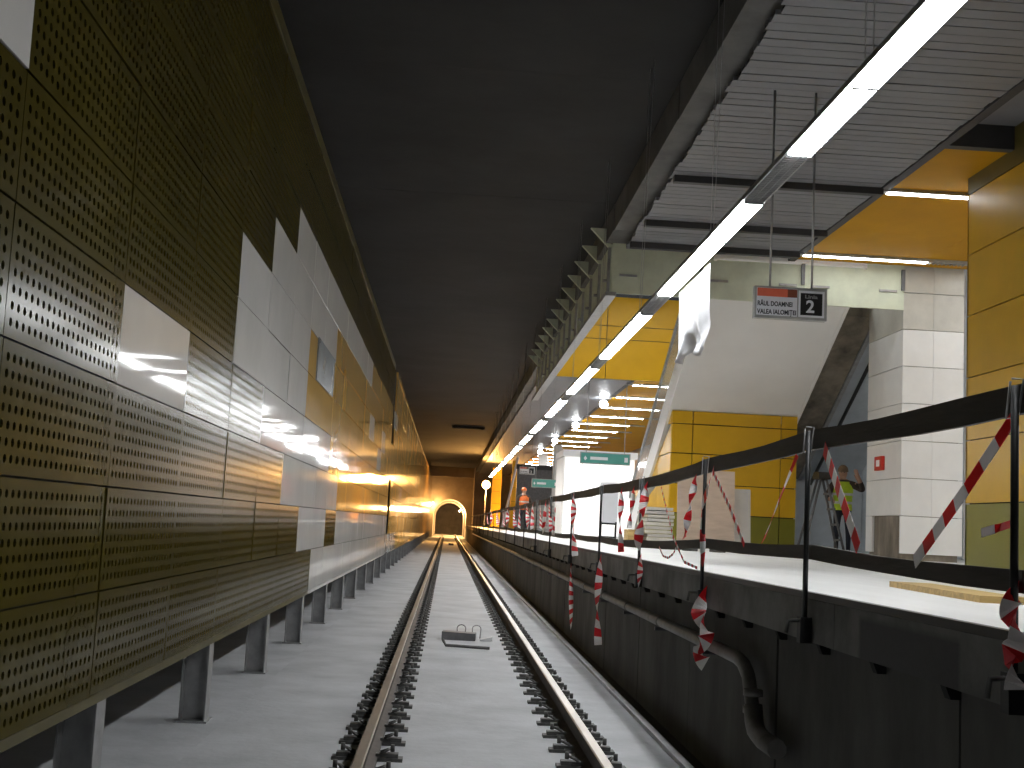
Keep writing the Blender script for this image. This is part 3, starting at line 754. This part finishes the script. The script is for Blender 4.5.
# ------------------------------------------------------------------ signs
def text_mesh(s, size, extr=.002):
    c = bpy.data.curves.new('lettering', 'FONT'); c.body = s; c.size = size; c.extrude = extr; c.offset = size*.025
    o = bpy.data.objects.new('lettering', c); COL.objects.link(o)
    dg = bpy.context.evaluated_depsgraph_get()
    me = bpy.data.meshes.new_from_object(o.evaluated_get(dg))
    bpy.data.objects.remove(o); me.materials.clear()
    return me
def place_text(s, size, loc, parent, m, width=None):
    me = text_mesh(s, size)
    if width:
        xs_ = [v.co.x for v in me.vertices]; k = width/(max(xs_)-min(xs_))
        for v in me.vertices: v.co.x *= k
    me.materials.append(m)
    return inst('lettering', me, loc, parent, (R(90), 0, 0))
def platform_sign(y, x0, x1, z0, z1, label, rods=True):
    t = thing('platform_sign', ((x0+x1)/2, y, z0), label, 'sign', 'hanging platform signs')
    w = x1-x0; h = z1-z0
    box('case', m_frame, t, x0, x1, y, y+.10, z0, z1)
    xs2 = x0+w*.60
    box('white_face', m_signw, t, x0+.02, xs2-.012, y-.006, y, z0+.03, z1-.02)
    box('red_band', m_signr, t, x0+.025, x0+w*.45, y-.009, y-.006, z1-.115, z1-.025)
    box('dark_band', m_signrd, t, x0+w*.45, xs2-.015, y-.009, y-.006, z1-.115, z1-.025)
    box('number_frame', m_signw, t, xs2+.004, x1-.03, y-.006, y, z0+.03, z1-.03)
    nf = box('number_face', m_signb, t, xs2+.025, x1-.055, y-.010, y-.006, z0+.052, z1-.058)
    place_text('RÂUL DOAMNEI', .072, (x0+.028, y-.008, z0+.135), t, m_ink, w*.48)
    place_text('VALEA IALOMIȚEI', .072, (x0+.028, y-.008, z0+.045), t, m_ink, w*.54)
    place_text('2', .19, (xs2+.085, y-.012, z0+.085), t, m_signw)
    place_text('Linia', .055, (xs2+.07, y-.012, z1-.115), t, m_frame, .14)
    if rods:
        for x in (x0+w*.22, x0+w*.80):
            MB().tube([(x, y+.05, z1), (x, y+.05, CZ)], .013, 6).build('hanging_rod', m_steel, t)
platform_sign(13.4, 3.24, 4.045, 4.0, 4.355, 'hanging sign with red band, two station names and a white 2 on black')
platform_sign(68.0, 3.78, 4.62, 4.38, 4.80, 'far hanging platform sign beside the dark portal')
def teal_sign(y, x0, x1, z0, z1, label):
    t = thing('exit_sign', ((x0+x1)/2, y, z0), label, 'sign', 'teal hanging signs')
    box('case', m_frame, t, x0, x1, y, y+.12, z0, z1+.03)
    box('face', m_teal, t, x0+.03, x1-.03, y-.01, y, z0+.03, z1)
    w = x1-x0; zc = (z0+z1)/2
    box('text_bar', m_signw, t, x0+w*.2, x0+w*.55, y-.014, y-.01, zc-.04, zc+.06)
    MB().prism([(x0+w*.10, zc+.08), (x0+w*.14, zc), (x0+w*.10, zc-.08), (x0+w*.07, zc)], 'y', y-.014, y-.01).build('arrow', m_signw, t)
    box('symbol', m_signw, t, x1-w*.12, x1-w*.05, y-.014, y-.01, zc-.08, zc+.08)
    for x in (x0+.2, x1-.2): MB().tube([(x, y+.06, z1+.03), (x, y+.06, CZ)], .015, 6).build('hanging_rod', m_steel, t)
teal_sign(41.7, 4.33, 6.02, 3.775, 4.134, 'teal hanging sign above the white lift lobby')
teal_sign(60.0, 3.95, 5.2, 3.46, 3.85, 'smaller teal hanging sign near the far dark portal')

# ------------------------------------------------------------------ plastic sheet hung on the light line
mb = MB(); nu, nv = 24, 16; xs0 = LX+.112
ya, yb = 10.95, 12.46
P = {}
for i in range(nu+1):
    for j in range(nv+1):
        u = i/nu; v = j/nv
        y = ya+(yb-ya)*u; L = .78-.09*u+.05*math.sin(9*u)
        fold = .02*math.sin(14*u+1.5*v)*v+(.05*math.sin(7*u-9*v)+.04*math.sin(17*u+11*v))*max(0, v-.6)*2.0
        P[i, j] = len(mb.v); mb.v.append(Vector((xs0+fold, y-.05*v*math.sin(PI*u), LZ-.02-L*v)))
for i in range(nu):
    for j in range(nv):
        mb.f.append([P[i, j], P[i+1, j], P[i+1, j+1], P[i, j+1]]); mb.m.append(0); mb.smooth.append(True)
o = mb.build('plastic_sheet', m_sheet, None, (xs0, ya, LZ))
tag(o, 'crumpled white plastic sheet draped from the light line', 'sheet')
md = o.modifiers.new('thickness', 'SOLIDIFY'); md.thickness = .003
see_through(m_sheet, (.9, .9, .93), .5)

# ------------------------------------------------------------------ loose boards, plank, ladder, stack on the platform
def lean_board(name, m, x0, x1, y, h, lean, th, label, cat='board', z=PZ):
    o = MB().hexa([(x0, y, z), (x1, y, z), (x1, y+th, z), (x0, y+th, z)], [(x0, y+lean, z+h), (x1, y+lean, z+h), (x1, y+lean+th, z+h), (x0, y+lean+th, z+h)]).build(name, m, None, ((x0+x1)/2, y, z))
    return tag(o, label, cat)
lean_board('plywood_sheet', m_ply, 3.72, 4.66, 20.2, 1.22, .10, .02, 'pinkish plywood sheet standing on blocks before the yellow enclosure', z=PZ+.10)
for k in range(2):
    tag(box('timber_block', m_iron, None, 3.85+.45*k, 4.05+.45*k, 20.1, 20.4, PZ, PZ+.10), ['dark block under the plywood sheet, beside the panel stack', 'dark block under the plywood sheet, beside the pale board'][k], 'block', 'blocks under the plywood')
lean_board('pale_board', m_pale, 4.70, 4.98, 20.4, 1.05, .12, .03, 'pale grey board leaning beside the plywood sheet')
stk = thing('panel_stack', (3.65, 21.5, PZ), 'low stack of grey boards beside the plywood sheet', 'stack')
for k in range(11): box('board', m_pale if k % 2 else m_cream, stk, 3.40+random.uniform(-.02, .02), 3.86+random.uniform(-.02, .02), 21.3, 22.3, PZ+.065*k, PZ+.065*k+.05)
tag(box('wooden_crate', m_wood, None, 3.1, 3.36, 21.4, 21.9, PZ, PZ+.3), 'small wooden crate beside the low stack of boards', 'crate')
pk = at(910, 583, Z=PZ+.03); pq = at(1006, 598, Z=PZ+.03)
d = (pq-pk); d.z = 0; nrm = Vector((-d.y, d.x, 0)).normalized()*.13
a = [pk-nrm, pq-nrm, pq+nrm, pk+nrm]
o = MB().hexa([(p.x, p.y, PZ) for p in a], [(p.x, p.y, PZ+.035) for p in a]).build('wooden_plank', m_wood, None, (pk.x, pk.y, PZ))
tag(o, 'yellowish wooden plank lying on the white platform floor', 'plank')
lx, ly = 7.40, 24.6
t = thing('step_ladder', (lx, ly, PZ), 'grey stepladder standing beside the worker in the vest', 'ladder')
for dx, s1 in ((-.42, -1), (.42, 1)):
    for dy in (-.2, .2):
        MB().tube([(lx+dx, ly+dy*1.2, PZ), (lx+dx*.12, ly+dy*.6, PZ+1.5)], .025, 6).build('leg', m_steeld, t)
for k in range(4):
    z = PZ+.3+.3*k; q = .42*(1-(z-PZ)/1.5*.88)
    box('rung', m_steeld, t, lx+q-.03, lx+q+.03, ly-.2, ly+.2, z-.02, z+.02)
box('top_cap', m_black, t, lx-.12, lx+.12, ly-.2, ly+.2, PZ+1.48, PZ+1.62)
t = thing('easel_board', (4.45, 35, PZ), 'white board on a small black stand before the lift lobby', 'sign')
box('board', m_signw, t, 4.25, 4.75, 35, 35.03, PZ+.45, PZ+1.6)
for x in (4.27, 4.69): box('leg', m_black, t, x, x+.05, 34.98, 35.06, PZ, PZ+.5)
for z in (.05, .42): box('crossbar', m_black, t, 4.27, 4.74, 34.97, 34.99, PZ+z, PZ+z+.05)

# ------------------------------------------------------------------ concrete block, sheet and bar on the track
bx0 = at(459, 637, Z=.04)
t = thing('concrete_block', (bx0.x, bx0.y, 0), 'small grey concrete cover with two wire loops between the rails', 'block')
x, y = bx0.x, bx0.y
o = MB().hexa([(x-.24, y-.05, 0), (x+.22, y-.10, 0), (x+.24, y+.15, 0), (x-.22, y+.2, 0)], [(x-.24, y-.05, .11), (x+.22, y-.10, .10), (x+.24, y+.15, .10), (x-.22, y+.2, .11)]).build('slab', m_steeld, t)
for q in (.03, .24):
    MB().tube([(x+q-.05, y+.12, .02)]+[(x+q-.06*math.cos(PI*k/6), y+.12, .15+.05*math.sin(PI*k/6)) for k in range(7)]+[(x+q+.05, y+.12, .02)], .008, 6).build('wire_loop', m_steel, t)
tag(MB().hexa([(x+.29, y-.06, .002), (x+.46, y-.02, .002), (x+.46, y+.15, .002), (x+.29, y+.12, .002)], [(x+.29, y-.06, .02), (x+.46, y-.02, .06), (x+.46, y+.15, .06), (x+.29, y+.12, .02)]).build('bent_plate', m_dust, None, (x+.3, y, 0)), 'light bent plate lying beside the concrete cover on the track', 'plate')
tag(MB().tube([(x-.22, y-1.05, .09), (x-.18, y-1.12, .03), (x+.38, y-1.22, .025)], .02, 6).build('steel_bar', m_iron, None, (x, y-1.1, 0)), 'dark bent steel bar lying in front of the concrete cover', 'bar')
tag(MB().box(.2, .55, 88, 88.4, 0, .14).box(.27, .48, 87.95, 88.0, 0, .10).build('timber_block', m_iron, None, (.35, 88, 0)), 'dark timber block lying far down the track', 'block')
tag(MB().box(.0, 1.9, 73, 73.12, 7.08, 7.2).box(.1, .2, 72.95, 73.17, 7.05, 7.2).box(1.7, 1.8, 72.95, 73.17, 7.05, 7.2).build('ceiling_bracket', m_void, None, (1, 73, 7.1)), 'dark bar fixed across the sooty track ceiling', 'bracket')

# ------------------------------------------------------------------ people
def skin_body(name, edges, rad, mats, facemat, parent, lvl=2):
    """joints {name: (x,y,z)} joined by edges; one continuous skinned surface"""
    names = list(rad); idx = {n: i for i, n in enumerate(names)}
    me = bpy.data.meshes.new(name); me.from_pydata([rad[n][0] for n in names], [(idx[a], idx[b]) for a, b in edges], [])
    o = bpy.data.objects.new(name, me); COL.objects.link(o)
    sk = o.modifiers.new('skin', 'SKIN'); sk.use_smooth_shade = True
    sv = me.skin_vertices[0].data
    for n in names:
        r = rad[n][1]; sv[idx[n]].radius = (r, r) if not isinstance(r, tuple) else r
        sv[idx[n]].use_root = (n == 'pelvis')
    ss = o.modifiers.new('sub', 'SUBSURF'); ss.levels = lvl; ss.render_levels = lvl
    dg = bpy.context.evaluated_depsgraph_get()
    nm = bpy.data.meshes.new_from_object(o.evaluated_get(dg))
    bpy.data.objects.remove(o); nm.name = name
    nm.materials.clear()
    for m in mats: nm.materials.append(m)
    for p in nm.polygons:
        p.material_index = facemat(p.center); p.use_smooth = True
    return inst(name, nm, org(parent), parent)
def worker(base, rz, label, vest_m, hat_m, arms, bend, group=None, thick=1.0):
    t = thing('person', base, label, 'person', group)
    b = bend
    def tor(z, y=0): return y+b*max(0, z-.95)
    J = {'pelvis': ((0, 0, .97), (.15, .105)), 'waist': ((0, tor(1.12), 1.12), (.135, .10)), 'chest': ((0, tor(1.32), 1.32), (.165, .115)), 'collar': ((0, tor(1.45), 1.45), (.11, .08)),
         'neck': ((0, tor(1.52)+.01, 1.53), .055), 'skull': ((0, tor(1.62)+.02, 1.64), (.078, .098)), 'crown': ((0, tor(1.72)+.01, 1.73), (.062, .075)),
         'nose': ((0, tor(1.62)+.125, 1.635), .014), 'chin': ((0, tor(1.58)+.075, 1.575), .035)}
    E = [('pelvis', 'waist'), ('waist', 'chest'), ('chest', 'collar'), ('collar', 'neck'), ('neck', 'skull'), ('skull', 'crown'), ('skull', 'nose'), ('skull', 'chin')]
    for s, n in ((-1, 'l'), (1, 'r')):
        J.update({n+'hip': ((s*.10, 0, .88), .095), n+'knee': ((s*.115, .03, .50), .062), n+'ankle': ((s*.12, -.02, .09), .045), n+'toe': ((s*.14, .16, .045), .042),
                  n+'ear': ((s*.088, tor(1.62)+.01, 1.635), .018)})
        E += [('pelvis', n+'hip'), (n+'hip', n+'knee'), (n+'knee', n+'ankle'), (n+'ankle', n+'toe'), ('skull', n+'ear')]
        sh, el, wr = arms[n]
        J.update({n+'sho': (sh, .068*min(thick, 1.15)), n+'elb': (el, .046*thick), n+'wri': (wr, .032*thick)})
        d = (Vector(wr)-Vector(el)).normalized(); sd = d.cross(Vector((0, 1, 0))).normalized() if abs(d.y) < .9 else Vector((1, 0, 0))
        up = d.cross(sd)
        palm = Vector(wr)+d*.07
        J[n+'palm'] = (tuple(palm), .034); E += [('collar', n+'sho'), (n+'sho', n+'elb'), (n+'elb', n+'wri'), (n+'wri', n+'palm')]
        for q, (off, ln) in enumerate(((-.030, .065), (-.010, .08), (.010, .075), (.030, .058))):
            a1 = palm+sd*off+d*.035; a2 = a1+d*ln*.5+up*.012; a3 = a2+d*ln*.35+up*.03
            for kk_, (pt, r) in enumerate(((a1, .010), (a2, .009), (a3, .008))): J[f'{n}f{q}{kk_}'] = (tuple(pt), r)
            E += [(n+'palm', f'{n}f{q}0'), (f'{n}f{q}0', f'{n}f{q}1'), (f'{n}f{q}1', f'{n}f{q}2')]
        th1 = Vector(wr)+d*.03-sd*.05; th2 = th1+d*.045-sd*.01+up*.02
        J[n+'th1'] = (tuple(th1), .011); J[n+'th2'] = (tuple(th2), .009); E += [(n+'wri', n+'th1'), (n+'th1', n+'th2')]
    def fm(c):
        if c.z < .10: return 3
        if c.z < 1.0 and abs(c.x) < .24: return 1
        if c.z > 1.515 and (Vector((c.x, c.y-tor(1.6)))).length < .17: return 0
        for n in 'lr':
            if (c-Vector(arms[n][2])).length < .19 and (c-Vector(arms[n][1])).length > .2: return 0
        return 2
    skin_body('body', E, J, [m_skin, m_trou, m_shirt, m_black], fm, t)
    # vest: a shell around the torso with silver bands
    mb = MB(); rings = [(.90, .185, .135), (1.02, .18, .135), (1.14, .185, .14), (1.26, .20, .15), (1.38, .205, .145), (1.47, .15, .11)]
    N = 20
    for z, rx, ry in rings:
        for j in range(N):
            a = 2*PI*j/N; mb.v.append(Vector((rx*math.cos(a), tor(z)+ry*math.sin(a), z)))
    for i in range(len(rings)-1):
        for j in range(N):
            q = (j+1) % N; mb.f.append([i*N+j, i*N+q, (i+1)*N+q, (i+1)*N+j]); mb.m.append(0); mb.smooth.append(True)
    v = inst('vest', mb.mesh('vest', [vest_m]), org(t), t)
    for z, rx, ry in ((1.05, .187, .142), (1.22, .20, .152)):
        mb = MB()
        for zz in (z-.025, z+.025):
            for j in range(N): a = 2*PI*j/N; mb.v.append(Vector((rx*math.cos(a), tor(zz)+ry*math.sin(a), zz)))
        for j in range(N): q = (j+1) % N; mb.f.append([j, q, N+q, N+j]); mb.m.append(0); mb.smooth.append(True)
        o = inst('reflective_band', mb.mesh('reflective_band', m_refl), org(t), v)
    mb = MB().ball((0, tor(1.68)+.015, 1.69), .105, .125, .12, 14, 6, 0, -.15)
    mb.tube([(-.1, tor(1.68)+.07, 1.675), (0, tor(1.68)+.165, 1.672), (.1, tor(1.68)+.07, 1.675)], .012, 6)
    inst('helmet', mb.mesh('helmet', hat_m), org(t), t)
    for s in (-1, 1):
        inst('eye', MB().ball((s*.032, tor(1.62)+.105, 1.655), .012, .008, .009, 8, 4).mesh('eye', m_ink), org(t), t)
    inst('mouth', MB().box(-.022, .022, tor(1.58)+.10, tor(1.58)+.108, 1.595, 1.602).mesh('mouth', m_signrd), org(t), t)
    t.rotation_euler = (0, 0, rz)
    return t
worker((7.96, 25.0, PZ), R(160), 'worker in a yellow green vest and dark trousers raising an arm by the escalator', m_hiv, m_hat,
       {'l': ((-.20, .10, 1.42), (-.40, .18, 1.30), (-.30, .30, 1.56)), 'r': ((.20, .10, 1.42), (.30, .14, 1.16), (.22, .36, 1.10))}, .22, thick=1.5)
worker((3.02, 50.0, PZ), R(10), 'worker in an orange vest and helmet standing far along the platform', m_ora, m_ohat,
       {'l': ((-.20, .03, 1.43), (-.30, .02, 1.15), (-.28, .16, .95)), 'r': ((.20, .03, 1.43), (.30, .02, 1.15), (.28, .16, .95))}, .08)
